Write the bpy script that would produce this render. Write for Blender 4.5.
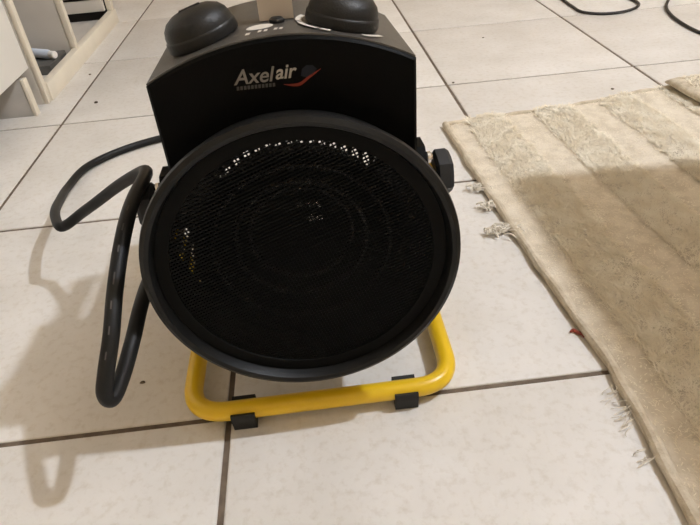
import bpy, bmesh, math, random
from mathutils import Vector, Matrix
random.seed(7)
PI = math.pi
for o in list(bpy.data.objects): bpy.data.objects.remove(o, do_unlink=True)
SC = bpy.context.scene
COL = SC.collection

# ------------------------------------------------------------------ camera
CAM_FW = Vector((0.03476364, 0.7956537, -0.60475341))
CAM_R = Vector((0.99317475, -0.09491574, -0.06778578))
CAM_U = Vector((0.11133462, 0.59826934, 0.79352278))
cam_data = bpy.data.cameras.new('camera')
cam_data.sensor_width = 36.0
cam_data.lens = 580.02 / 700 * 36.0
cam_data.clip_start = 0.01
cam = bpy.data.objects.new('camera', cam_data)
M = Matrix.Identity(4)
for i in range(3):
    M[i][0], M[i][1], M[i][2] = CAM_R[i], CAM_U[i], -CAM_FW[i]
M[0][3], M[1][3], M[2][3] = 0.0, 0.0, 0.51015
cam.matrix_world = M
COL.objects.link(cam)
SC.camera = cam

# ------------------------------------------------------------------ world, light, exposure
world = bpy.data.worlds.new('world'); SC.world = world
world.use_nodes = True
world.node_tree.nodes['Background'].inputs[0].default_value = (0.9, 0.82, 0.72, 1)
world.node_tree.nodes['Background'].inputs[1].default_value = 0.02
LAMP_POS = (1.71, 0.36, 2.75)      # pendant lamp over the dining table
LAMP_R = 0.05
LAMP_STRENGTH = 3150.0
LAMP_COL = (0.885, 0.955, 1.08, 1)
FILL_LAMP_POS = (-0.35, -1.3)    # unseen bulb added behind the camera for fill and glints
FILL_LAMP_STRENGTH = 30.0
vs = SC.view_settings
vs.view_transform = 'Standard'; vs.look = 'None'; vs.gamma = 1.0; vs.use_curve_mapping = False
vs.exposure = -0.46

# ------------------------------------------------------------------ materials
def mat(name, col, rough=0.6, spec=0.4, metal=0.0, var=0.0, vscale=20.0, bump=0.0, bscale=200.0,
        col2=None, detail=4.0, emit=0.0, coat=0.0):
    m = bpy.data.materials.new(name); m.use_nodes = True
    nt = m.node_tree; b = nt.nodes['Principled BSDF']
    b.inputs['Base Color'].default_value = (*col, 1)
    b.inputs['Roughness'].default_value = rough
    b.inputs['Specular IOR Level'].default_value = spec
    b.inputs['Metallic'].default_value = metal
    b.inputs['Coat Weight'].default_value = coat
    geo = nt.nodes.new('ShaderNodeNewGeometry')
    if var > 0 or col2:
        n = nt.nodes.new('ShaderNodeTexNoise'); n.inputs['Scale'].default_value = vscale
        n.inputs['Detail'].default_value = detail
        nt.links.new(geo.outputs['Position'], n.inputs['Vector'])
        r = nt.nodes.new('ShaderNodeValToRGB')
        c2 = col2 if col2 else tuple(c * (1 - var) for c in col)
        r.color_ramp.elements[0].position = 0.38; r.color_ramp.elements[0].color = (*c2, 1)
        r.color_ramp.elements[1].position = 0.62; r.color_ramp.elements[1].color = (*col, 1)
        nt.links.new(n.outputs['Fac'], r.inputs['Fac'])
        nt.links.new(r.outputs['Color'], b.inputs['Base Color'])
    if bump > 0:
        n2 = nt.nodes.new('ShaderNodeTexNoise'); n2.inputs['Scale'].default_value = bscale
        n2.inputs['Detail'].default_value = 5
        nt.links.new(geo.outputs['Position'], n2.inputs['Vector'])
        bp = nt.nodes.new('ShaderNodeBump'); bp.inputs['Strength'].default_value = bump
        bp.inputs['Distance'].default_value = 0.002
        nt.links.new(n2.outputs['Fac'], bp.inputs['Height'])
        nt.links.new(bp.outputs['Normal'], b.inputs['Normal'])
    if emit > 0:
        b.inputs['Emission Color'].default_value = (*col, 1)
        b.inputs['Emission Strength'].default_value = emit
    return m

def tile_material():
    m = bpy.data.materials.new('glazed_stone_tile'); m.use_nodes = True
    nt = m.node_tree; b = nt.nodes['Principled BSDF']; L = nt.links.new
    geo = nt.nodes.new('ShaderNodeNewGeometry'); oi = nt.nodes.new('ShaderNodeObjectInfo')
    add = nt.nodes.new('ShaderNodeVectorMath'); add.operation = 'ADD'
    sc = nt.nodes.new('ShaderNodeVectorMath'); sc.operation = 'SCALE'; sc.inputs['Scale'].default_value = 37.0
    comb = nt.nodes.new('ShaderNodeCombineXYZ')
    L(oi.outputs['Random'], comb.inputs[0]); L(oi.outputs['Random'], comb.inputs[1])
    L(comb.outputs[0], sc.inputs[0]); L(geo.outputs['Position'], add.inputs[0]); L(sc.outputs[0], add.inputs[1])
    n1 = nt.nodes.new('ShaderNodeTexNoise'); n1.inputs['Scale'].default_value = 9; n1.inputs['Detail'].default_value = 6
    L(add.outputs[0], n1.inputs['Vector'])
    r = nt.nodes.new('ShaderNodeValToRGB')
    r.color_ramp.elements[0].position = 0.3; r.color_ramp.elements[0].color = (0.66, 0.625, 0.57, 1)
    r.color_ramp.elements[1].position = 0.68; r.color_ramp.elements[1].color = (0.75, 0.72, 0.675, 1)
    L(n1.outputs['Fac'], r.inputs['Fac'])
    # sparse pits and worn flecks
    n2 = nt.nodes.new('ShaderNodeTexNoise'); n2.inputs['Scale'].default_value = 95; n2.inputs['Detail'].default_value = 8; n2.inputs['Roughness'].default_value = 0.62
    L(add.outputs[0], n2.inputs['Vector'])
    r2 = nt.nodes.new('ShaderNodeValToRGB')
    r2.color_ramp.elements[0].position = 0.25; r2.color_ramp.elements[0].color = (0.86, 0.83, 0.78, 1)
    r2.color_ramp.elements[1].position = 0.50; r2.color_ramp.elements[1].color = (1, 1, 1, 1)
    L(n2.outputs['Fac'], r2.inputs['Fac'])
    mx = nt.nodes.new('ShaderNodeMix'); mx.data_type = 'RGBA'; mx.blend_type = 'MULTIPLY'; mx.inputs[0].default_value = 1
    L(r.outputs['Color'], mx.inputs[6]); L(r2.outputs['Color'], mx.inputs[7])
    hs = nt.nodes.new('ShaderNodeHueSaturation')
    mr = nt.nodes.new('ShaderNodeMapRange'); mr.inputs[3].default_value = 0.97; mr.inputs[4].default_value = 1.03
    L(oi.outputs['Random'], mr.inputs[0]); L(mr.outputs[0], hs.inputs['Value']); L(mx.outputs[2], hs.inputs['Color'])
    L(hs.outputs['Color'], b.inputs['Base Color'])
    b.inputs['Roughness'].default_value = 0.5; b.inputs['Specular IOR Level'].default_value = 0.35
    bp = nt.nodes.new('ShaderNodeBump'); bp.inputs['Strength'].default_value = 0.35; bp.inputs['Distance'].default_value = 0.002
    L(n2.outputs['Fac'], bp.inputs['Height']); L(bp.outputs['Normal'], b.inputs['Normal'])
    return m

MT = {}
MT['tile'] = tile_material()
MT['grout'] = mat('grout', (0.17, 0.13, 0.095), 0.9, 0.2, var=0.3, vscale=60, bump=0.4)
MT['plaster'] = mat('wall_plaster', (0.62, 0.51, 0.37), 0.8, 0.2, var=0.04, vscale=3, bump=0.1, bscale=60)
MT['ceil'] = mat('ceiling_paint', (0.74, 0.665, 0.56), 0.85, 0.2, var=0.03, vscale=2)
MT['casing'] = mat('black_coat_shaded', (0.0018, 0.0018, 0.0015), 0.5, 0.07, var=0.2, vscale=30, bump=0.15, bscale=900)  # shaded copy of the heater's black paint, shade put into the colour
MT['drum'] = mat('black_drum_lit', (0.007, 0.007, 0.0063), 0.45, 0.28, var=0.35, vscale=60, bump=0.15, bscale=900)  # lit copy of the same paint, light on the drum put into the colour
MT['casing_top_lit'] = mat('textured_top_lit', (0.062, 0.057, 0.049), 0.45, 0.6, var=0.2, vscale=40, bump=0.2, bscale=900)  # light and reflections on the box top put into the colour
MT['inner'] = mat('dark_inner_metal', (0.003, 0.003, 0.0025), 0.6, 0.10, var=0.2, vscale=40)  # near-black metal of the liner, bowl, motor and rear grille
MT['mesh'] = mat('black_wire', (0.0025, 0.0025, 0.0022), 0.5, 0.10)
MT['knob'] = mat('black_plastic_knob', (0.009, 0.009, 0.0085), 0.45, 0.3, bump=0.15, bscale=700)
MT['grip'] = mat('slate_knob_plastic', (0.018, 0.019, 0.021), 0.5, 0.35)
MT['chrome'] = mat('chrome_hardware', (0.75, 0.74, 0.72), 0.18, 0.5, metal=1.0)
MT['glint'] = mat('glint_steel', (0.85, 0.83, 0.79), 0.15, 0.5, metal=1.0)  # for the added reflector tabs that make glints inside the drum
MT['coil'] = mat('heating_element_steel', (0.10, 0.095, 0.09), 0.16, 0.5, metal=1.0)
MT['cable'] = mat('rubber_cable', (0.008, 0.008, 0.0078), 0.5, 0.25)
MT['yellow'] = mat('yellow_enamel_tube', (0.78, 0.50, 0.012), 0.32, 0.5, var=0.06, vscale=15)
MT['rubber'] = mat('black_rubber_pad', (0.016, 0.016, 0.015), 0.7, 0.3)
MT['taupe'] = mat('satin_metal_handle', (0.46, 0.42, 0.37), 0.45, 0.5, metal=0.9)
MT['print'] = mat('white_print', (0.62, 0.58, 0.51), 0.6, 0.3)
MT['print_air'] = mat('pale_print', (0.36, 0.33, 0.28), 0.6, 0.3)
MT['print_grey'] = mat('grey_print', (0.20, 0.18, 0.155), 0.6, 0.3)
MT['print_dim'] = mat('dim_print', (0.06, 0.055, 0.05), 0.6, 0.3)
MT['print_red'] = mat('red_print', (0.20, 0.028, 0.014), 0.6, 0.3)
MT['print_blue'] = mat('blue_print', (0.010, 0.013, 0.019), 0.6, 0.2)
MT['rug_flat'] = mat('rug_weave', (0.79, 0.71, 0.58), 0.95, 0.1, col2=(0.66, 0.58, 0.455), vscale=45, bump=0.9, bscale=420)
MT['rug_pile'] = mat('rug_pile_yarn', (0.97, 0.90, 0.75), 0.95, 0.1, col2=(0.87, 0.78, 0.61), vscale=30)
MT['hem'] = mat('rug_hem', (0.68, 0.60, 0.47), 0.95, 0.1, col2=(0.54, 0.46, 0.34), vscale=60, bump=0.8, bscale=300)
MT['tuft'] = mat('loose_wool', (0.86, 0.80, 0.69), 0.95, 0.1, var=0.1, vscale=80)
MT['white_board'] = mat('white_laminate', (0.90, 0.875, 0.82), 0.45, 0.4, var=0.03, vscale=4)
MT['board_edge'] = mat('cream_edge_band', (0.80, 0.735, 0.61), 0.6, 0.3, var=0.06, vscale=12)
MT['board_grey'] = mat('grey_board', (0.50, 0.47, 0.43), 0.6, 0.3, var=0.15, vscale=12)
MT['board_in'] = mat('beige_board', (0.64, 0.59, 0.52), 0.6, 0.3, var=0.06, vscale=8)
MT['dark'] = mat('gap_shade', (0.03, 0.027, 0.025), 0.8, 0.2, var=0.2, vscale=10)  # shade of the slat gaps put into a near-black colour
MT['tray'] = mat('grey_plastic', (0.12, 0.115, 0.105), 0.5, 0.4, var=0.3, vscale=30)
MT['pale_blue'] = mat('pale_blue_plastic', (0.74, 0.80, 0.90), 0.35, 0.5, var=0.05, vscale=20)
MT['stone'] = mat('worktop_stone', (0.16, 0.15, 0.14), 0.35, 0.5, col2=(0.08, 0.075, 0.07), vscale=90)
MT['wood'] = mat('table_wood', (0.32, 0.19, 0.10), 0.45, 0.4, col2=(0.22, 0.125, 0.06), vscale=14)
MT['cord'] = mat('black_cord', (0.02, 0.019, 0.018), 0.5, 0.4)
MT['crumb_red'] = mat('red_crumb', (0.30, 0.06, 0.035), 0.7, 0.3, var=0.4, vscale=300)
MT['crumb'] = mat('brown_crumb', (0.12, 0.085, 0.05), 0.8, 0.3, var=0.4, vscale=300)
m = bpy.data.materials.new('lamp_glass_lit'); m.use_nodes = True
for nn in list(m.node_tree.nodes): m.node_tree.nodes.remove(nn)
em = m.node_tree.nodes.new('ShaderNodeEmission'); em.inputs[0].default_value = LAMP_COL; em.inputs[1].default_value = LAMP_STRENGTH
out = m.node_tree.nodes.new('ShaderNodeOutputMaterial'); m.node_tree.links.new(em.outputs[0], out.inputs[0])
MT['lamp'] = m
MT['fill_lamp'] = mat('fill_bulb_lit', (1.0, 0.9, 0.76), 0.4, 0.4, emit=FILL_LAMP_STRENGTH)

# ------------------------------------------------------------------ helpers
class MB:
    """collects geometry in world coordinates and links it as one mesh object"""
    def __init__(s): s.v = []; s.f = []; s.mi = []
    def add(s, vs_, fs, mi=0):
        n = len(s.v); s.v += [tuple(v) for v in vs_]
        s.f += [tuple(i + n for i in f) for f in fs]; s.mi += [mi] * len(fs); return s
    def box(s, x0, x1, y0, y1, z0, z1, bev=0.0, T=None):
        bm = bmesh.new(); bmesh.ops.create_cube(bm, size=1)
        for v in bm.verts:
            v.co = Vector((x0 + (v.co.x + .5) * (x1 - x0), y0 + (v.co.y + .5) * (y1 - y0), z0 + (v.co.z + .5) * (z1 - z0)))
        if bev > 0: bmesh.ops.bevel(bm, geom=bm.edges[:], offset=bev, segments=2, affect='EDGES', profile=0.5)
        return s.bm(bm, T)
    def bm(s, bm, T=None):
        bm.verts.index_update()
        vs_ = [v.co.copy() for v in bm.verts]
        if T is not None: vs_ = [T @ v for v in vs_]
        s.add(vs_, [[v.index for v in f.verts] for f in bm.faces]); bm.free(); return s
    def tube(s, pts, r, n=12, closed=False, cap=True, flat=1.0):
        pts = [Vector(p) for p in pts]; N = len(pts)
        rad = r if isinstance(r, (list, tuple)) else [r] * N
        tang = []
        for i in range(N):
            a = pts[(i - 1) % N] if (closed or i > 0) else pts[i]
            b = pts[(i + 1) % N] if (closed or i < N - 1) else pts[i]
            tang.append((b - a).normalized())
        up = Vector((0, 0, 1)) if abs(tang[0].z) < 0.9 else Vector((1, 0, 0))
        nrm = (up - tang[0] * up.dot(tang[0])).normalized()
        vs_ = []; fs = []
        for i in range(N):
            nrm = (nrm - tang[i] * nrm.dot(tang[i])).normalized(); bi = tang[i].cross(nrm)
            for k in range(n):
                a = 2 * PI * k / n
                vs_.append(pts[i] + (nrm * math.cos(a) * flat + bi * math.sin(a)) * rad[i])
        for i in range(N if closed else N - 1):
            j = (i + 1) % N
            for k in range(n):
                k2 = (k + 1) % n
                fs.append((i * n + k, i * n + k2, j * n + k2, j * n + k))
        if cap and not closed:
            fs.append(tuple(range(n - 1, -1, -1))); fs.append(tuple((N - 1) * n + k for k in range(n)))
        return s.add(vs_, fs)
    def lathe(s, prof, T, n=48, closed=False, skip=None):
        """prof: (radius, height) pairs; T maps (x,y,height) to world"""
        vs_ = []; fs = []; P = len(prof)
        for (r, h) in prof:
            for k in range(n):
                a = 2 * PI * k / n; vs_.append(T(r * math.cos(a), r * math.sin(a), h))
        for i in range(P if closed else P - 1):
            j = (i + 1) % P
            for k in range(n):
                if skip and skip(i, k): continue
                k2 = (k + 1) % n
                fs.append((i * n + k, i * n + k2, j * n + k2, j * n + k))
        return s.add(vs_, fs)
    def prism(s, poly, fn, d0, d1):
        """poly 2D, fn(x, z, depth) -> world"""
        n = len(poly)
        vs_ = [fn(x, z, d0) for x, z in poly] + [fn(x, z, d1) for x, z in poly]
        fs = [tuple(range(n)), tuple(range(2 * n - 1, n - 1, -1))]
        for i in range(n):
            j = (i + 1) % n; fs.append((j, i, n + i, n + j))
        return s.add(vs_, fs)
    def build(s, name, material, parent=None, smooth=0.6, origin=None):
        org = Vector(origin) if origin is not None else wloc(parent)
        me = bpy.data.meshes.new(name)
        me.from_pydata([tuple(Vector(v) - org) for v in s.v], [], s.f)
        mats = material if isinstance(material, (list, tuple)) else [material]
        for mm in mats: me.materials.append(mm)
        if len(mats) > 1: me.polygons.foreach_set('material_index', s.mi)
        bm = bmesh.new(); bm.from_mesh(me)
        bmesh.ops.remove_doubles(bm, verts=bm.verts[:], dist=1e-6)
        bmesh.ops.recalc_face_normals(bm, faces=bm.faces[:])
        bm.to_mesh(me); bm.free()
        if smooth:
            me.polygons.foreach_set('use_smooth', [True] * len(me.polygons))
            me.set_sharp_from_angle(angle=smooth)
        me.update()
        o = bpy.data.objects.new(name, me); COL.objects.link(o)
        o.parent = parent
        o.location = org - wloc(parent)
        return o

def wloc(o):
    v = Vector((0, 0, 0))
    while o is not None: v += o.location; o = o.parent
    return v
def tag(o, label=None, cat=None, group=None, kind=None):
    if label: o['label'] = label
    if cat: o['category'] = cat
    if group: o['group'] = group
    if kind: o['kind'] = kind
    return o
def empty(name, loc, label, cat, group=None):
    o = bpy.data.objects.new(name, None); o.empty_display_size = 0.05
    o.location = loc; COL.objects.link(o); return tag(o, label, cat, group)
def spline(pts, sub=10, closed=False):
    pts = [Vector(p) for p in pts]; N = len(pts); out_ = []
    rng = N if closed else N - 1
    for i in range(rng):
        if closed: p0, p1, p2, p3 = pts[(i - 1) % N], pts[i], pts[(i + 1) % N], pts[(i + 2) % N]
        else: p0, p1, p2, p3 = pts[max(i - 1, 0)], pts[i], pts[i + 1], pts[min(i + 2, N - 1)]
        for k in range(sub):
            t = k / sub
            out_.append(0.5 * ((2 * p1) + (-p0 + p2) * t + (2 * p0 - 5 * p1 + 4 * p2 - p3) * t * t + (-p0 + 3 * p1 - 3 * p2 + p3) * t ** 3))
    if not closed: out_.append(pts[-1])
    return out_
def bend(pts, r, seg=8):
    """polyline with rounded corners"""
    pts = [Vector(p) for p in pts]; o = [pts[0]]
    for i in range(1, len(pts) - 1):
        a, b, c = pts[i - 1], pts[i], pts[i + 1]
        d1 = (a - b).normalized(); d2 = (c - b).normalized()
        rr = min(r, (a - b).length * .49, (c - b).length * .49)
        s0 = b + d1 * rr; s1 = b + d2 * rr
        for k in range(seg + 1):
            t = k / seg; o.append(s0 * (1 - t) ** 2 + b * 2 * t * (1 - t) + s1 * t * t)
    o.append(pts[-1]); return o
def fillp(pts, step):
    o = []
    for a, b in zip(pts[:-1], pts[1:]):
        n = max(1, int((b - a).length / step))
        for k in range(n): o.append(a.lerp(b, k / n))
    o.append(pts[-1]); return o

# ------------------------------------------------------------------ the room
TS = 0.45; GX = -0.5786; GY = 0.4177
RX0, RX1 = GX - 1.5 * TS, GX + 8 * TS
RY0, RY1 = GY - 5 * TS, GY + 7 * TS
RH = 3.0
floor = MB().box(RX0 - .1, RX1 + .1, RY0 - .1, RY1 + .1, -0.08, -0.0025).build('floor', MT['grout'], smooth=0)
tag(floor, kind='structure')
def tile_mesh(w, d, g=0.0032, b=0.0022):
    x, y = w / 2 - g, d / 2 - g
    v = []
    for (i, z) in ((0, -0.006), (0, -b * .8), (b * .5, -b * .25), (b * 1.3, 0)):
        v += [(-x + i, -y + i, z), (x - i, -y + i, z), (x - i, y - i, z), (-x + i, y - i, z)]
    f = []
    for l in range(3):
        for k in range(4):
            k2 = (k + 1) % 4; f.append((l * 4 + k, l * 4 + k2, l * 4 + 4 + k2, l * 4 + 4 + k))
    f.append((12, 13, 14, 15))
    me = bpy.data.meshes.new('tile'); me.from_pydata(v, [], f); me.materials.append(MT['tile'])
    me.polygons.foreach_set('use_smooth', [True] * len(f)); me.set_sharp_from_angle(angle=0.9); me.update(); return me
tile_full, tile_half = tile_mesh(TS, TS), tile_mesh(TS / 2, TS)
for j in range(-5, 7):
    yc = GY + (j + .5) * TS
    for i in range(-2, 8):
        half = i == -2
        xc = GX + (i + .5) * TS if not half else GX - 1.25 * TS
        t = bpy.data.objects.new('tile', tile_half if half else tile_full)
        t.location = (xc, yc, 0); t.parent = floor; COL.objects.link(t)
tag(MB().box(RX0 - .1, RX0, RY0 - .1, RY1 + .1, 0, RH).build('wall_left', MT['plaster'], smooth=0), kind='structure')
tag(MB().box(RX1, RX1 + .1, RY0 - .1, RY1 + .1, 0, RH).build('wall_right', MT['plaster'], smooth=0), kind='structure')
tag(MB().box(RX0, RX1, RY1, RY1 + .1, 0, RH).build('wall_back', MT['plaster'], smooth=0), kind='structure')
tag(MB().box(RX0, RX1, RY0 - .1, RY0, 0, RH).build('wall_front', MT['plaster'], smooth=0), kind='structure')
tag(MB().box(RX0 - .1, RX1 + .1, RY0 - .1, RY1 + .1, RH, RH + .1).build('ceiling', MT['ceil'], smooth=0), kind='structure')

# ------------------------------------------------------------------ pendant lamp over the table
lx, ly, lz = LAMP_POS
lamp = empty('pendant_lamp', (lx, ly, lz), 'small lit globe pendant lamp hanging over the dining table', 'lamp')
Tl = lambda x, y, h: Vector((lx + x, ly + y, lz + h))
MB().lathe([(LAMP_R * math.sin(PI * i / 16), -LAMP_R * math.cos(PI * i / 16)) for i in range(17)], Tl, 24).build('globe', MT['lamp'], lamp)
MB().lathe([(0, .075), (.018, .075), (.024, .06), (.026, .05), (0, .05)], Tl, 24).build('cap', MT['chrome'], lamp)
MB().tube([(lx, ly, lz + .07), (lx, ly, RH - .02)], .003, 8).build('cord', MT['cord'], lamp)
MB().lathe([(0, RH - lz), (.05, RH - lz), (.045, RH - lz - .02), (0, RH - lz - .025)], Tl, 24).build('canopy', MT['white_board'], lamp)
cx2, cy2 = FILL_LAMP_POS  # added fill bulb behind the camera, out of view
l2 = empty('added_fill_lamp', (cx2, cy2, RH), 'added fill bulb in a small white ceiling socket, out of view', 'lamp')
T2 = lambda x, y, h: Vector((cx2 + x, cy2 + y, RH + h))
MB().lathe([(0, 0), (.05, 0), (.052, -.012), (.03, -.03), (.022, -.05), (0, -.05)], T2, 32).build('socket', MT['white_board'], l2)
MB().lathe([(0, -.051), (.02, -.051), (.024, -.06), (.036, -.085), (.040, -.105), (.036, -.125), (.022, -.141), (0, -.146)], T2, 32).build('bulb', MT['fill_lamp'], l2)

# ------------------------------------------------------------------ dining table beside the camera (it shades the rug)
TX, TY = 0.692, 0.712
tb = empty('dining_table', (TX, TY, 0), 'brown wooden dining table standing on the shaded part of the rug', 'table')
rot = Matrix.Translation((TX, TY, 0)) @ Matrix.Rotation(math.radians(-1.5), 4, 'Z')
MB().box(0, .95, -1.5, 0, .725, .75, .004, T=rot).build('tabletop', MT['wood'], tb)
MB().box(.10, .85, -1.40, -.10, .645, .725, .002, T=rot).build('apron', MT['wood'], tb)
for (x0, y0) in ((.12, -.16), (.79, -.16), (.12, -1.40), (.79, -1.40)):
    bm = bmesh.new(); bmesh.ops.create_cube(bm, size=1)
    for v in bm.verts:
        k = .030 if v.co.z > 0 else .021
        v.co = Vector((x0 + .03 + 2 * k * v.co.x, y0 + .03 + 2 * k * v.co.y, .0175 + (v.co.z + .5) * .6275))
    bmesh.ops.bevel(bm, geom=bm.edges[:], offset=.004, segments=2, affect='EDGES')
    MB().bm(bm, rot).build('leg', MT['wood'], tb)

# ------------------------------------------------------------------ cabinets on the left
CXB = RX0 + .004
wc = empty('base_cabinet', (-.95, 1.0, 0), 'white base cabinet with plain door raised off the floor', 'cabinet')
MB().box(-.678, -.660, .52, 1.448, .094, .86, .0015).build('door', MT['white_board'], wc)
MB().box(-.6625, -.654, 1.384, 1.405, 0, .087, .0015).build('edge_strip', MT['board_edge'], wc)
MB().box(CXB, -.680, .50, .518, 0, .86, .001).build('side_panel', MT['board_in'], wc)
MB().box(CXB, -.680, 1.386, 1.404, .088, .86, .001).build('side_panel', MT['board_in'], wc)
MB().box(-1.20, -.663, 1.386, 1.403, 0, .087, .001).build('foot_board', MT['board_grey'], wc)
MB().box(CXB, -.682, .519, 1.385, .094, .112, .001).build('bottom_panel', MT['board_in'], wc)
MB().box(-1.00, -.98, .519, 1.385, 0, .093, .001).build('plinth', MT['board_in'], wc)
oc = empty('open_shelf_unit', (-.95, 1.83, 0), 'beige open shelf unit beside the white cabinet door', 'shelf')
MB().box(CXB, -.662, 1.460, 1.478, 0, .86, .001).build('side_panel', MT['board_in'], oc)
MB().box(-.6615, -.650, 1.460, 1.480, 0, .86, .0015).build('edge_strip', MT['board_edge'], oc)
MB().box(-.668, -.646, 1.4805, 2.225, 0, .044, .0015).build('plinth_rail', MT['board_edge'], oc)
MB().box(CXB, -.6685, 1.4785, 2.199, .001, .018, .001).build('bottom_shelf', MT['board_in'], oc)
MB().box(CXB, -.672, 1.772, 1.790, .0185, .86, .001).build('divider', MT['board_in'], oc)
MB().box(-.6715, -.655, 1.770, 1.792, .045, .86, .0015).build('edge_strip', MT['board_edge'], oc)
MB().box(CXB, -.669, 2.200, 2.225, 0, .86, .001).build('side_panel', MT['dark'], oc)  # near-black panel stands in for the shade between the slats
MB().box(-.668, -.650, 2.198, 2.227, .045, .86, .0015).build('edge_strip', MT['board_edge'], oc)
for (z0, z1) in ((.048, .084), (.094, .135), (.145, .19), (.20, .30)):
    MB().box(-1.15, -.672, 2.18, 2.199, z0, z1, .001).build('drawer_slat', MT['board_in'], oc)
MB().box(CXB, CXB + .012, 1.4785, 2.199, .0185, .86).build('back_panel', MT['board_in'], oc)
MB().box(CXB + .012, -.70, 1.4785, 1.7715, .40, .418, .001).build('shelf', MT['board_in'], oc)
tag(MB().box(RX0 + .002, -.635, .48, 2.24, .862, .90, .004).build('worktop', MT['stone'], origin=(-.95, 1.36, .862)),
    'dark speckled stone worktop lying across both cabinets', 'worktop')
bt = empty('plastic_tube', (-.74, 1.71, .0437), 'pale bluish white plastic tube lying inside the open shelf unit', 'tube')
bx = Matrix.Translation((-.812, 1.750, .0562)) @ Matrix.Rotation(math.radians(-29), 4, 'Z') @ Matrix.Rotation(PI / 2, 4, 'Y')
MB().lathe([(0, 0), (.010, 0), (.0125, .003), (.0125, .122), (.009, .130), (.0, .130)],
           lambda x, y, h: bx @ Vector((x, y, h)), 24).build('tube_body', MT['pale_blue'], bt)
MB().lathe([(0, .1305), (.010, .1305), (.010, .146), (.008, .148), (0, .148)], lambda x, y, h: bx @ Vector((x, y, h)), 24).build('cap', MT['white_board'], bt)
tag(MB().box(-.98, -.686, 1.63, 1.768, .0185, .0435, .003).build('grey_tray', MT['tray'], origin=(-.8, 1.68, .0185)),
    'dark grey tray under the pale tube on the shelf floor', 'tray')

# ------------------------------------------------------------------ the fan heater
HC = Vector((-.0215, .3936, .208)); HT, HY = .0397, .023
HN = Vector((math.sin(HY) * math.cos(HT), -math.cos(HY) * math.cos(HT), math.sin(HT)))
HA = Vector((math.cos(HY), math.sin(HY), 0)); HB = HA.cross(HN) * 1.0
if HB.z < 0: HB = -HB
def H(x, off, z): return HC - HN * off + HA * x + HB * z
HL = lambda x, y, h: H(x, h, y)           # lathe around the drum axis
heater = empty('fan_heater', (-.022, .55, 0), 'black round drum fan heater on yellow tube frame standing on the tiles', 'heater')
DL = .335
# drum shell; slots added on the left so a pale patch shows inside
NS = 132
offs_out = [.012, .085, .15, .155, .22, DL]
prof = [(.1285, DL), (.1285, .155), (.1285, .15), (.1285, .085), (.1285, .016), (.1290, .012), (.1352, .009), (.1366, .005), (.1356, .001),
        (.1320, -.001), (.1285, .0005), (.1270, .004), (.1258, .012), (.1255, .085), (.1255, .15), (.1255, .155), (.1255, DL)]
def added_slot(i, k):
    if i not in (2, 13): return False
    a = 360.0 * (k + .5) / NS
    return abs(a - 183) < 28 and (k % 3 != 0)
shell = MB().lathe(prof[:13], HL, NS, skip=added_slot).build('drum', MT['drum'], heater, smooth=0.7)
MB().lathe(prof[12:] + prof[:1], HL, NS, skip=lambda i, k: added_slot(i + 12, k)).build('drum_liner', MT['inner'], heater, smooth=0.7)
# front grille: flange ring and square wire mesh
MB().lathe([(.1135, .011), (.1140, .0095), (.1252, .0095), (.1252, .013), (.1135, .013)], HL, 96, closed=True).build('grille_ring', MT['inner'], heater)
g = MB(); pitch = .0031; w = .00060; R0 = .1150
nW = int(R0 / pitch)
for i in range(-nW, nW + 1):
    q = i * pitch; hl = math.sqrt(max(R0 * R0 - q * q, 0))
    if hl < .004: continue
    for d in (0, 1):
        vs_ = []
        for e in (-hl, hl):
            for (u, o_) in ((-w, -w), (w, -w), (w, w), (-w, w)):
                off = .0113 + o_ + (.0009 if d else 0)
                ca, sa = math.cos(.35), math.sin(.35)
                (X, Z) = (q + u, e) if d else (e, q + u)
                vs_.append(H(X * ca - Z * sa, off, X * sa + Z * ca))
        g.add(vs_, [(0, 1, 5, 4), (1, 2, 6, 5), (2, 3, 7, 6), (3, 0, 4, 7)])
tag(g.build('wire_mesh', MT['mesh'], heater, smooth=0), kind='stuff')
# heating bowl, coils, motor, rear grille
bowl = MB().lathe([(.0955, .026), (.0948, .024), (.092, .026), (.086, .062), (.078, .078), (.03, .084), (.0, .084), (0, .087), (.03, .087), (.08, .081), (.089, .064), (.0955, .030)], HL, 72).build('heating_bowl', MT['inner'], heater)
for (r, off) in ((.080, .040), (.060, .050), (.048, .062)):
    MB().tube([H(r * math.cos(2 * PI * k / 64), off, r * math.sin(2 * PI * k / 64)) for k in range(64)], .0042, 10, closed=True).build('heating_coil', MT['coil'], bowl)
for a in (90, 210, 330):
    a = math.radians(a)
    MB().tube([H(.03 * math.cos(a), .055, .03 * math.sin(a)), H(.09 * math.cos(a), .046, .09 * math.sin(a))], .0022, 8).build('coil_bracket', MT['inner'], bowl)
# steel tabs added in front of the bowl, tilted to glint at the camera
tabn = Vector((-.056, -.716, .694)).normalized(); tabu = HA.cross(tabn).normalized(); tabr = tabn.cross(tabu).normalized()
for (x0, z, n_) in ((-.001, .0375, 3), (.0075, .0235, 2)):
    for i in range(n_):
        c_ = H(x0 + i * .0072 + .0035, .046, z)
        v = [c_ + tabr * a_ * .0030 + tabu * b_ * .0026 + tabn * d_ * .0006 for d_ in (-1, 1) for (a_, b_) in ((-1, -1), (1, -1), (1, 1), (-1, 1))]
        MB().add(v, [(0, 1, 2, 3), (4, 5, 6, 7), (0, 1, 5, 4), (1, 2, 6, 5), (2, 3, 7, 6), (3, 0, 4, 7)]).build('added_glint_tab', MT['glint'], bowl, smooth=0)
    MB().tube([H(x0 - .004, .0475, z - .001), H(x0 + n_ * .0072 + .004, .0475, z - .001)], .0012, 8).build('glint_tab_bar', MT['inner'], bowl)
MB().lathe([(0, .088), (.032, .088), (.034, .095), (.034, .125), (.02, .135), (0, .135)], HL, 40).build('motor', MT['inner'], heater)
g = MB()
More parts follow.
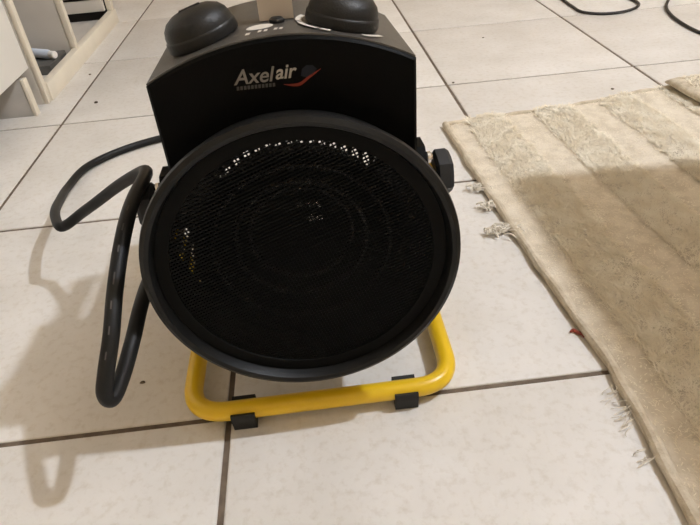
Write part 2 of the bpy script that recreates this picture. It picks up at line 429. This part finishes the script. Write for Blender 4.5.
for i in range(-8, 9):
    x = i * .0145; hl = math.sqrt(max(.1245 ** 2 - x * x, 0))
    if hl > .01:
        T_ = lambda xx, zz, d: H(xx, d, zz)
        g.prism([(x - .003, -hl), (x + .003, -hl), (x + .003, hl), (x - .003, hl)], T_, .322, .326)
g.lathe([(.1225, .321), (.1252, .321), (.1252, .328), (.1225, .328)], HL, 72, closed=True)
tag(g.build('rear_grille', MT['inner'], heater, smooth=0), kind='stuff')

# control box with arched top, sitting on the drum
BW, ZC, ZM = .1015, .1575, .1830
BX0, BX1 = .034, .180
BCX = .0035
RA = (BW ** 2 + (ZM - ZC) ** 2) / (2 * (ZM - ZC)); ZA = ZM - RA
def arch(x): return ZA + math.sqrt(RA * RA - x * x)
def box_poly(inset=0.0):
    top = []
    for i in range(25):
        x = -BW + inset + (2 * BW - 2 * inset) * i / 24; top.append((BCX + x, arch(x) - inset))
    bot = []
    for i in range(25):
        x = BW - (2 * BW) * i / 24; xx = BCX + x
        bot.append((xx if inset == 0 else BCX + max(-BW + inset, min(BW - inset, x)), math.sqrt(.1290 ** 2 - min(abs(xx), .125) ** 2)))
    return top + bot
HP = lambda x, z, d: H(x, d, z)
poly = box_poly(); pin = box_poly(.0022)
n = len(poly)
mb = MB()
vs_ = [HP(x, z, BX0) for x, z in pin] + [HP(x, z, BX0 + .0022) for x, z in poly] + [HP(x, z, BX1 - .002) for x, z in poly] + [HP(x, z, BX1) for x, z in pin]
fs = [tuple(range(n)), tuple(range(4 * n - 1, 3 * n - 1, -1))]
for l in range(3):
    for i in range(n):
        j = (i + 1) % n; fs.append((l * n + j, l * n + i, (l + 1) * n + i, (l + 1) * n + j))
cbx = mb.add(vs_, fs).build('control_box', MT['casing'], heater, smooth=0.5)
# textured cover plate on the arched top, lamp sheen put into its lighter colour
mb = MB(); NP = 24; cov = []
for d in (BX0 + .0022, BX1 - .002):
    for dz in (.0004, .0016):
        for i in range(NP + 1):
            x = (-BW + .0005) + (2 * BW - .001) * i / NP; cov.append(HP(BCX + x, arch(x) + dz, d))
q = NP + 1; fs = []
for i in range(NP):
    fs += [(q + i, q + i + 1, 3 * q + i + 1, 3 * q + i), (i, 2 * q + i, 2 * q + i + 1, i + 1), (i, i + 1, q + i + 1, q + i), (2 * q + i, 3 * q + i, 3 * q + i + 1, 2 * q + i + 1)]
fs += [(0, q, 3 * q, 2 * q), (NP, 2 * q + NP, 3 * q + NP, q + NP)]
mb.add(cov, fs).build('lit_top_cover', MT['casing_top_lit'], heater, smooth=0.5)

def top_frame(x, off):
    """frame on the arched top: origin, right, back, normal"""
    s = -x / math.sqrt(RA * RA - x * x)
    r = (HA + HB * s).normalized(); f = -HN; nn = r.cross(f)
    if nn.z < 0: nn = -nn
    return H(BCX + x, off, arch(x) + .0017), r, f, nn
def control_knob(x, off, ang, lean=0.0):
    o, r, f, nn = top_frame(x, off)
    TT = lambda a, b, h: o + r * a + f * b + nn * h
    ca, sa = math.cos(ang), math.sin(ang)
    k = MB().lathe([(0, 0), (.0285, 0), (.0292, .002), (.0288, .007), (.0286, .0078), (.0276, .0088), (.0272, .0120), (.0256, .0163), (.0218, .0205), (.0155, .0235), (.008, .0250), (0, .0254)], TT, 48).build('control_knob', MT['knob'], heater)
    gb = MB(); bm = bmesh.new(); bmesh.ops.create_cube(bm, size=1)
    for v in bm.verts:
        wd = .0068 if v.co.z < 0 else .0045
        v.co = Vector((v.co.x * 2 * .0215 * (1 if v.co.z < 0 else .50), v.co.y * 2 * wd, .0080 if v.co.z < 0 else .0258))
    bmesh.ops.bevel(bm, geom=bm.edges[:], offset=.0025, segments=3, affect='EDGES')
    gb.bm(bm); gb.v = [tuple(TT(v[0] * ca - v[1] * sa, v[0] * sa + v[1] * ca, v[2])) for v in gb.v]
    gb.build('grip_bar', MT['grip'], k)
    return TT
control_knob(-.058, .078, .12)
TTk = control_knob(.050, .074, -.10)
# printed scale around the knob
for (a0, a1) in ((190, 232), (236, 250), (292, 330), (150, 185)):
    mb = MB(); v = []; ns = 10
    for i in range(ns + 1):
        a = math.radians(a0 + (a1 - a0) * i / ns)
        for rr in (.0315, .0362): v.append(TTk(rr * math.cos(a), rr * math.sin(a), .0012 - (0.0350 ** 2) / (2 * RA) * math.cos(a) ** 2))
    mb.add(v, [(2 * i, 2 * i + 1, 2 * i + 3, 2 * i + 2) for i in range(ns)]).build('printed_scale', MT['print'], heater)
# printed marks and oval badge on the top cover
def top_patch(poly2, name, material, lift=.0004):
    v = []
    for (x, off) in poly2: v.append(H(BCX + x, off, arch(x) + .0016 + lift))
    MB().add(v, [tuple(range(len(v)))]).build(name, material, heater, smooth=0)
top_patch([(-.0135 + .0105 * math.cos(2 * PI * i / 20), .066 + .008 * math.sin(2 * PI * i / 20)) for i in range(20)], 'printed_badge', MT['print'])
for (x, off, w_, l_) in ((-.0245, .047, .0035, .006), (-.015, .049, .0025, .006), (-.0105, .049, .0025, .006), (-.003, .050, .0025, .006), (.001, .050, .0025, .006),
                         (-.034, .052, .004, .003), (-.038, .062, .003, .004)):
    top_patch([(x, off), (x + w_, off), (x + w_ + .001, off + l_), (x + .001, off + l_)], 'printed_mark', MT['print'] if l_ > .005 else MT['print_grey'])
# carry handle: flat strap rising from the top
hp = [H(.0035, .085, ZM + .0018), H(.0035, .090, ZM + .045), H(.0035, .100, ZM + .062), H(.0035, .12, ZM + .068), H(.0035, .22, ZM + .066), H(.0035, .245, ZM + .058), H(.0035, .262, .1285 + .02), H(.0035, .265, .1290)]
path = spline(hp, 8); v = []; fs = []
for i, c_ in enumerate(path):
    t_ = (path[min(i + 1, len(path) - 1)] - path[max(i - 1, 0)]).normalized(); nn = HA.cross(t_).normalized()
    for (sx, sn) in ((-1, -1), (1, -1), (1, 1), (-1, 1)): v.append(c_ + HA * sx * .0135 + nn * sn * .003)
for i in range(len(path) - 1):
    for k in range(4): fs.append((i * 4 + k, i * 4 + (k + 1) % 4, i * 4 + 4 + (k + 1) % 4, i * 4 + 4 + k))
fs += [(3, 2, 1, 0), tuple(len(v) - 4 + k for k in range(4))]
MB().add(v, fs).build('carry_handle', MT['taupe'], heater, smooth=0.8)
MB().lathe([(0, .0), (.006, 0), (.006, .002), (.004, .0035), (0, .004)], lambda x, y, h: H(.0035 + x, .076 + y, ZM + .0018 + h), 20).build('handle_screw', MT['knob'], heater)

# logo on the front face
def text_mesh(body, size, x, z, shear, name, material, off, sx=1.0, rot=0.0, extra=0.0):
    cu = bpy.data.curves.new(name, 'FONT'); cu.body = body; cu.size = size; cu.shear = shear; cu.extrude = .0; cu.offset = extra
    to = bpy.data.objects.new(name, cu); COL.objects.link(to)
    dg = bpy.context.evaluated_depsgraph_get(); dg.update()
    me = bpy.data.meshes.new_from_object(to.evaluated_get(dg))
    vs2 = [(vv.co.x * sx, vv.co.y) for vv in me.vertices]; fs2 = [tuple(p.vertices) for p in me.polygons]
    bpy.data.objects.remove(to, do_unlink=True); bpy.data.meshes.remove(me)
    ca, sa = math.cos(rot), math.sin(rot)
    mb = MB().add([H(x + a * ca - b * sa, off, z + a * sa + b * ca) for a, b in vs2], fs2)
    mb.build(name, material, heater, smooth=0)
LO = BX0 - .0004
text_mesh('Axel', .0155, -.0335, .1525, .30, 'logo_lettering', MT['print_grey'], LO, 1.0, 0.0, .0002)
text_mesh('air', .0150, -.0028, .1535, .30, 'logo_lettering', MT['print_air'], LO, .95, 0.0, .00025)

def patch(pts, name, material, off):
    MB().add([H(x, off, z) for x, z in pts], [tuple(range(len(pts)))]).build(name, material, heater, smooth=0)
for i in range(11):
    x = -.0325 + i * .0027
    patch([(x, .1482), (x + .0019, .1482), (x + .0022, .1510), (x + .0003, .1510)], 'logo_subline_stroke', MT['print_dim'], LO)
up_, lo_ = [], []
for i in range(17):
    t = i / 16; x = .003 + .029 * t
    z = .1490 - .0016 * math.sin(PI * min(t * 1.5, 1)) + max(0, t - .40) ** 1.25 * .0165
    th = .0016 * math.sin(PI * min(max(t, .03), .97)) ** .8
    up_.append((x, z + th)); lo_.append((x, z - th * .6))
patch(lo_ + up_[::-1], 'logo_swoosh', MT['print_red'], LO)
patch([(.0165, .1540), (.020, .1525), (.0255, .1538), (.0290, .1580), (.0262, .1610), (.0215, .1615), (.0180, .159)], 'logo_flame', MT['print_blue'], LO)

# side pivots: plate, chrome washer and bolts, black faceted hand knob
for s in (-1, 1):
    PO, PZ = .144, .003
    X = lambda d: s * (.1340 + d)
    MB().prism([(PO - .022, PZ - .018), (PO + .026, PZ - .018), (PO + .026, PZ + .030), (PO + .012, PZ + .038), (PO - .012, PZ + .038), (PO - .022, PZ + .028)],
               lambda u, zz, d: H(s * d, u, zz), .1225, .1335).build('pivot_plate', MT['casing'], heater, smooth=0)
    MB().lathe([(0, 0), (.011, 0), (.012, .001), (.012, .005), (.007, .0055), (.007, .013), (0, .013)], lambda a, b, h: H(X(.0015 + h), PO + a, PZ + b), 24).build('chrome_washer', MT['chrome'], heater)
    kp = []
    for i in range(12):
        a = 2 * PI * i / 12 + .26; kp.append((.0255 * (1.0 if i % 2 == 0 else .92), a))
    mb = MB(); rings = [(.80, .0105), (1.0, .0135), (1.0, .0245), (.88, .0285)]
    v = [H(X(h), PO + r * k * math.cos(a), PZ + r * k * math.sin(a)) for k, h in rings for r, a in kp]
    nk = len(kp); fs = [tuple(range(nk)), tuple((len(rings) - 1) * nk + i for i in range(nk))]
    for l in range(len(rings) - 1):
        for i in range(nk): fs.append((l * nk + i, l * nk + (i + 1) % nk, (l + 1) * nk + (i + 1) % nk, (l + 1) * nk + i))
    mb.add(v, fs).build('hand_knob', MT['grip'], heater, smooth=0.25)
    for (po, pz) in ((PO - .014, PZ + .026), (PO - .012, PZ - .020)):
        MB().lathe([(0, 0), (.0062, 0), (.0062, .003), (.0045, .005), (0, .0055)], lambda a, b, h: H(X(.0012 + h), po + a, pz + b), 14).build('bolt', MT['chrome'], heater)
    MB().lathe([(0, -.004), (.008, -.004), (.0085, .0), (.0085, .008), (.006, .011), (0, .012)], lambda a, b, h: H(X(h), PO - .012 + a, PZ - .045 + b), 16).build('stop_button', MT['knob'], heater)

# yellow tube frame
FR = .0104; FZ = .0190
fp = [H(-.142, .142, .010), Vector((-.165, .545, .150)), Vector((-.1660, .560, FZ)), Vector((-.1660, .4095, FZ)), Vector((.1185, .4115, FZ)), Vector((.1185, .560, FZ)), Vector((.119, .545, .150)), H(.142, .142, .010)]
fp = fillp(bend(fp, .042, 10), .02)
fr = MB().tube(fp, FR, 16).build('tube_frame', MT['yellow'], heater, smooth=1.0)
for x in (-.1085, .0655):
    yb = .4096 + (x + .17) * .002 / .2885; v = []; fs = []; ns = 18
    for (xx) in (x - .0125, x + .0125):
        for i in range(ns + 1):
            a = math.radians(-205 + 230 * i / ns)
            for rr in (FR + .0001, FR + .0045):
                zz = FZ + rr * math.sin(a)
                v.append((xx, yb + rr * math.cos(a), .0003 if (rr > FR + .001 and math.sin(a) < -.6) else zz))
    q = 2 * (ns + 1)
    for i in range(ns):
        a, b, c_, d_ = 2 * i, 2 * i + 1, 2 * i + 3, 2 * i + 2
        fs += [(a, b, c_, d_), (q + a, q + d_, q + c_, q + b), (b, q + b, q + c_, c_), (a, d_, q + d_, q + a)]
    fs += [(0, q, q + 1, 1), (2 * ns, 2 * ns + 1, q + 2 * ns + 1, q + 2 * ns)]
    MB().add(v, fs).build('rubber_foot', MT['rubber'], fr, smooth=0.5)

# power cable
cab = [(.08, 1.20, .008), (-.05, 1.20, .008), (-.18, 1.185, .008), (-.29, 1.172, .008), (-.385, 1.130, .008), (-.448, 1.062, .009), (-.455, .968, .018), (-.431, .872, .045), (-.400, .778, .075), (-.366, .706, .094), (-.35, .694, .1), (-.32, .687, .12),
       (-.287, .667, .145), (-.249, .642, .175), (-.217, .615, .2), (-.190, .588, .220), (-.181, .548, .231), (-.180, .50, .236), (-.179, .46, .235), (-.183, .43, .22), (-.187, .40, .20),
       (-.190, .372, .179), (-.197, .352, .156), (-.201, .343, .140), (-.197, .344, .132), (-.190, .362, .140), (-.183, .39, .154), (-.181, .425, .161), (-.183, .47, .156), (-.186, .53, .140), (-.180, .62, .125), (-.155, .71, .13), (-.105, .762, .16), (-.07, .758, .195), (-.06, .736, .205)]
cp = spline(cab, 10)
cob = MB().tube(cp, .0070, 14).build('power_cable', MT['cable'], heater, smooth=1.2)
# white lettering dashes printed along the front strand
camp = Vector((0, 0, .51))
for k0 in (176, 182, 188, 195, 202, 208, 214):
    v = []
    for k in range(3 + k0 % 2):
        c_ = cp[k0 + k]; tg = (cp[k0 + k + 1] - cp[k0 + k - 1]).normalized()
        d = (camp - c_); d = (d - tg * d.dot(tg)).normalized(); sd = tg.cross(d).normalized()
        d2 = (d + sd * .3).normalized()
        for e in (-.0006, .0006): v.append(c_ + d2 * .00712 + sd * e)
    MB().add(v, [(2 * i, 2 * i + 1, 2 * i + 3, 2 * i + 2) for i in range(2 + k0 % 2)]).build('printed_dash', MT['print_dim'], cob)

# ------------------------------------------------------------------ rug
def lerp_table(tb_, t):
    if t <= tb_[0][0]: return tb_[0][1]
    for (a, va), (b, vb) in zip(tb_[:-1], tb_[1:]):
        if t <= b: return va + (vb - va) * (t - a) / (b - a)
    return tb_[-1][1]
LEFT = [(-.6, .285), (.10, .287), (.24, .287), (.32, .293), (.42, .297), (.52, .289), (.635, .281), (.75, .274), (.87, .268), (1.0, .264), (1.088, .260)]
FAR = [(.26, 1.088), (.318, 1.099), (.36, 1.102), (.425, 1.107), (.51, 1.112), (.60, 1.128), (.69, 1.150), (.76, 1.158), (.85, 1.165), (1.8, 1.18)]
RUGX1, RUGY0 = 1.75, -.55
def rug_xy(u, v):
    """u across from the left edge (m), v 0..1 from near to far"""
    y0 = RUGY0; xr = .26 + u
    yf = lerp_table(FAR, xr); y = y0 + (yf - y0) * v
    return lerp_table(LEFT, y) + u * (RUGX1 - .27) / 1.48, y
def band(u): return .045 < u and ((u - .045) % .145) < .082
def wav(x, y): return .0012 * math.sin(x * 31 + y * 9) + .0010 * math.sin(y * 23 - x * 14 + 1.3)
def rug_top(u, x, y):
    e = min(u / .012, 1.0); base = .0075 + wav(x, y) * e
    if band(u):
        base += .0012 * math.sin(x * 230 + 3 * math.sin(y * 90)) * math.sin(y * 210 + 2 * math.sin(x * 120))
        p_ = ((u - .045) % .145) / .082; base += .0025 * math.sin(PI * p_) ** .5
    return base * (0.55 + .45 * e)
us = [0, .004, .010] + [.016 + .0085 * i for i in range(172)]
us = [u for u in us if u <= 1.48]; NV = 150
rug = empty('rug', (1.0, .3, 0), 'cream banded shaggy rug lying flat on the tiles', 'rug')
v = []; fs = []
for i, u in enumerate(us):
    for j in range(NV + 1):
        x, y = rug_xy(u, j / NV); v.append((x, y, rug_top(u, x, y) * (1 if 0 < j < NV else .6)))
q = NV + 1
for i in range(len(us) - 1):
    for j in range(NV): fs.append((i * q + j, (i + 1) * q + j, (i + 1) * q + j + 1, i * q + j + 1))
# skirt down to the floor
n0 = len(v); per = [i * q for i in range(len(us))] + [(len(us) - 1) * q + j for j in range(1, q)] + [i * q + NV for i in range(len(us) - 2, -1, -1)] + [j for j in range(NV - 1, 0, -1)]
for k in per: v.append((v[k][0], v[k][1], .0004))
for a in range(len(per)):
    b = (a + 1) % len(per); fs.append((per[b], per[a], n0 + a, n0 + b))
MB().add(v, fs).build('rug_base', MT['rug_flat'], rug, smooth=1.0)
# hem roll along the left and far edges
hem = []
for j in range(0, NV + 1):
    x, y = rug_xy(.004, j / NV); hem.append((x + .001 * math.sin(y * 60), y, .0068))
MB().tube(hem, [.0062 + .0008 * math.sin(k * .9) for k in range(len(hem))], 10).build('hem', MT['hem'], rug)
hem = []
for i in range(1, 110):
    x, y = rug_xy(.008 * i, 1.0); hem.append((x, y - .003, .0062 + .001 * math.sin(i * .7)))
MB().tube(hem, .0052, 8).build('hem', MT['hem'], rug)
# shaggy pile: short curled yarn ends
def yarn(mb, x, y, z, ln, w_, lean, ang, up=1.0, zmax=.0174):
    dx, dy = math.cos(ang), math.sin(ang); px, py = -dy * w_, dx * w_
    v = []
    for k in range(4):
        t = k / 3; h = z + ln * (t * (1 - lean) + lean * math.sin(t * 2.4) * .45) * up; dd = ln * lean * t
        ww = 1 - .55 * t; h = min(h, zmax)
        v += [(x + dx * dd - px * ww, y + dy * dd - py * ww, h), (x + dx * dd + px * ww, y + dy * dd + py * ww, h)]
    mb.add(v, [(0, 1, 3, 2), (2, 3, 5, 4), (4, 5, 7, 6)])
pile = MB(); rnd = random.random
cnt = 0
while cnt < 115000:
    u = .012 + rnd() * .60; vv = .36 + .64 * rnd()
    inb = band(u)
    clump = math.sin(u * 95 + 3 * math.sin(vv * 70)) * math.sin(vv * 160 + 5 * math.sin(u * 40))
    if not inb and rnd() > .10: continue
    if inb and clump < -.25 and rnd() > .35: continue
    x, y = rug_xy(u, vv); z = rug_top(u, x, y) - .001
    ln = (.0075 + .0065 * rnd() * (1 + .6 * clump)) if inb else .004 + .002 * rnd()
    yarn(pile, x, y, z, ln, .00042 + .0003 * rnd(), .78 + .21 * rnd(), 2 * PI * rnd() * .75 + 3.9 + clump, .8)
    cnt += 1
po = pile.build('pile', MT['rug_pile'], rug, smooth=0); tag(po, kind='stuff')
def fluff(x, y, r, n_, name, seed):
    rs = random.Random(seed); mb = MB()
    for i in range(n_):
        a = rs.random() * 2 * PI; d = r * rs.random() ** .7; z0 = .003 + .008 * rs.random() * (1 - d / r * .7)
        c_ = Vector((x + d * math.cos(a), y + .8 * d * math.sin(a), z0)); b = rs.random() * 2 * PI
        pts = [c_ + Vector((math.cos(b) * t * r * .8 + .3 * r * math.sin(3 * t + a), math.sin(b) * t * r * .8, .004 * math.sin(PI * t) + .002 * rs.random())) for t in (0, .33, .66, 1)]
        mb.tube(spline(pts, 3), .0011, 5)
    return mb.build(name, MT['tuft'], rug, smooth=1.0)
for i, (x, y, r) in enumerate(((.262, .830, .013), (.261, .772, .012), (.270, .700, .016), (.250, .699, .009))): fluff(x, y, r, 34, 'loose_tuft', 11 + i)
for i, (x, y) in enumerate(((.284, .372), (.281, .333), (.278, .300), (.287, .352))):
    mb = MB(); rs = random.Random(40 + i)
    for k in range(7):
        a = 2.6 + 1.2 * rs.random(); ln = .006 + .008 * rs.random(); x0, y0 = x + .008 * rs.random(), y + .02 * rs.random()
        pts = [(x0 + ln * t * math.cos(a) + .003 * math.sin(4 * t + k), y0 + ln * t * math.sin(a), .008 * (1 - t) + .0015) for t in (0, .33, .66, 1)]
        mb.tube(spline(pts, 3), .00045, 5)
    mb.build('frayed_thread', MT['tuft'], rug, smooth=1.0)

# second mat layer lying on the rug at the right
mx0, my1 = .768, 1.155
mat2 = empty('small_mat', (1.1, .98, .012), 'thick rounded edge mat lying on the far right corner of the rug', 'mat')
prof2 = [(0, .012), (-.005, .016), (-.005, .022), (0, .027), (.012, .029), (.62, .027), (.62, .012)]
v = []; fs = []; ny = 24
for j in range(ny + 1):
    t = j / ny; y = .80 + (my1 - .80) * t; sh = .008 * math.sin(t * 5); e = min(1, min(t, 1 - t) * 14 + .45)
    for (dx, z) in prof2: v.append((mx0 + dx + sh, y, .0175 + (z - .012) * e))
npf = len(prof2)
for j in range(ny):
    for k in range(npf): fs.append((j * npf + k, j * npf + (k + 1) % npf, (j + 1) * npf + (k + 1) % npf, (j + 1) * npf + k))
fs += [tuple(range(npf)), tuple(ny * npf + k for k in range(npf))]
MB().add(v, fs).build('mat_body', MT['hem'], mat2, smooth=1.0)
pile = MB()
for i in range(3500):
    x = mx0 + .012 + .3 * rnd(); y = .82 + (my1 - .84) * rnd()
    yarn(pile, x + .008 * math.sin((y - .8) / (my1 - .8) * 5), y, .0335, .011 + .005 * rnd(), .0014, .75 + .2 * rnd(), 2 * PI * rnd(), .8, 1.0)
tag(pile.build('pile', MT['rug_pile'], mat2, smooth=0), kind='stuff')

# ------------------------------------------------------------------ black cords on the far floor
c1 = [(.70, 2.42, .0045), (.76, 2.18, .0045), (.835, 1.99, .0045), (.838, 1.86, .0045), (.838, 1.785, .0045), (.868, 1.748, .0045), (.915, 1.735, .0045), (.965, 1.745, .0045), (1.012, 1.778, .0045), (1.033, 1.825, .0045), (1.02, 1.90, .0045), (.93, 1.99, .0045), (.80, 2.08, .0135), (.70, 2.17, .0045), (.60, 2.35, .0045), (.58, 2.6, .0045)]
tag(MB().tube(spline(c1, 8), .0042, 10).build('electric_cord', MT['cord'], origin=(.84, 1.9, 0), smooth=1.2),
    'thin black cord looping round on the tiles behind the rug, left of the two cords', 'cord')
c2 = [(1.52, 2.12, .0045), (1.36, 2.01, .0045), (1.246, 1.929, .0045), (1.16, 1.853, .0045), (1.106, 1.783, .0045), (1.073, 1.723, .0045), (1.05, 1.652, .0045), (1.037, 1.573, .0045), (1.036, 1.49, .0045), (1.056, 1.41, .0045), (1.12, 1.35, .0045), (1.35, 1.33, .0045)]
tag(MB().tube(spline(c2, 8), .0042, 10).build('electric_cord', MT['cord'], origin=(1.1, 1.7, 0), smooth=1.2),
    'thin black cord curving out of the right edge of the picture', 'cord')

# ------------------------------------------------------------------ crumbs on the tiles
def crumb(name, x, y, r, label, material, seed, sx=1.0):
    rs = random.Random(seed); bm = bmesh.new(); bmesh.ops.create_icosphere(bm, subdivisions=2, radius=1)
    for vv in bm.verts:
        k = .75 + .5 * rs.random(); vv.co = Vector((x + vv.co.x * r * k * sx, y + vv.co.y * r * k, r * .42 * (1 + vv.co.z * k * .9)))
    zmin = min(vv.co.z for vv in bm.verts)
    for vv in bm.verts: vv.co.z -= zmin
    tag(MB().bm(bm).build(name, material, origin=(x, y, 0), smooth=1.0), label, 'crumb')
mb = MB()
tag(mb.tube(spline([(.279, .481, .0025), (.283, .4835, .0030), (.2875, .4785, .0028), (.2915, .4755, .0025), (.2915, .471, .0022)], 5), [.0012 + .0011 * math.sin(PI * k / 20) for k in range(21)], 8).build('food_scrap', MT['crumb_red'], origin=(.287, .477, 0), smooth=1.0),
    'tiny red scrap on the tile beside the edge of the rug', 'scrap')
crumb('crumb', -.528, 1.432, .0048, 'dark brown crumb on the tile in front of the open shelf unit', MT['crumb'], 1)
crumb('crumb', -.601, 1.656, .0035, 'small pale brown crumb on the tile near the shelf plinth rail', MT['crumb'], 2)
crumb('crumb', .338, 1.325, .003, 'speck on the tile beyond the left corner of the rug', MT['crumb'], 3)
crumb('crumb', .498, 1.638, .003, 'speck in the middle of a far tile, farthest crumb from the rug', MT['crumb'], 4)
crumb('crumb', .662, 1.192, .0034, 'dark speck just beyond the far edge of the rug', MT['crumb'], 5)
crumb('crumb', -.235, .483, .0022, 'speck in the shadow left of the heater frame', MT['crumb'], 6, 1.5)
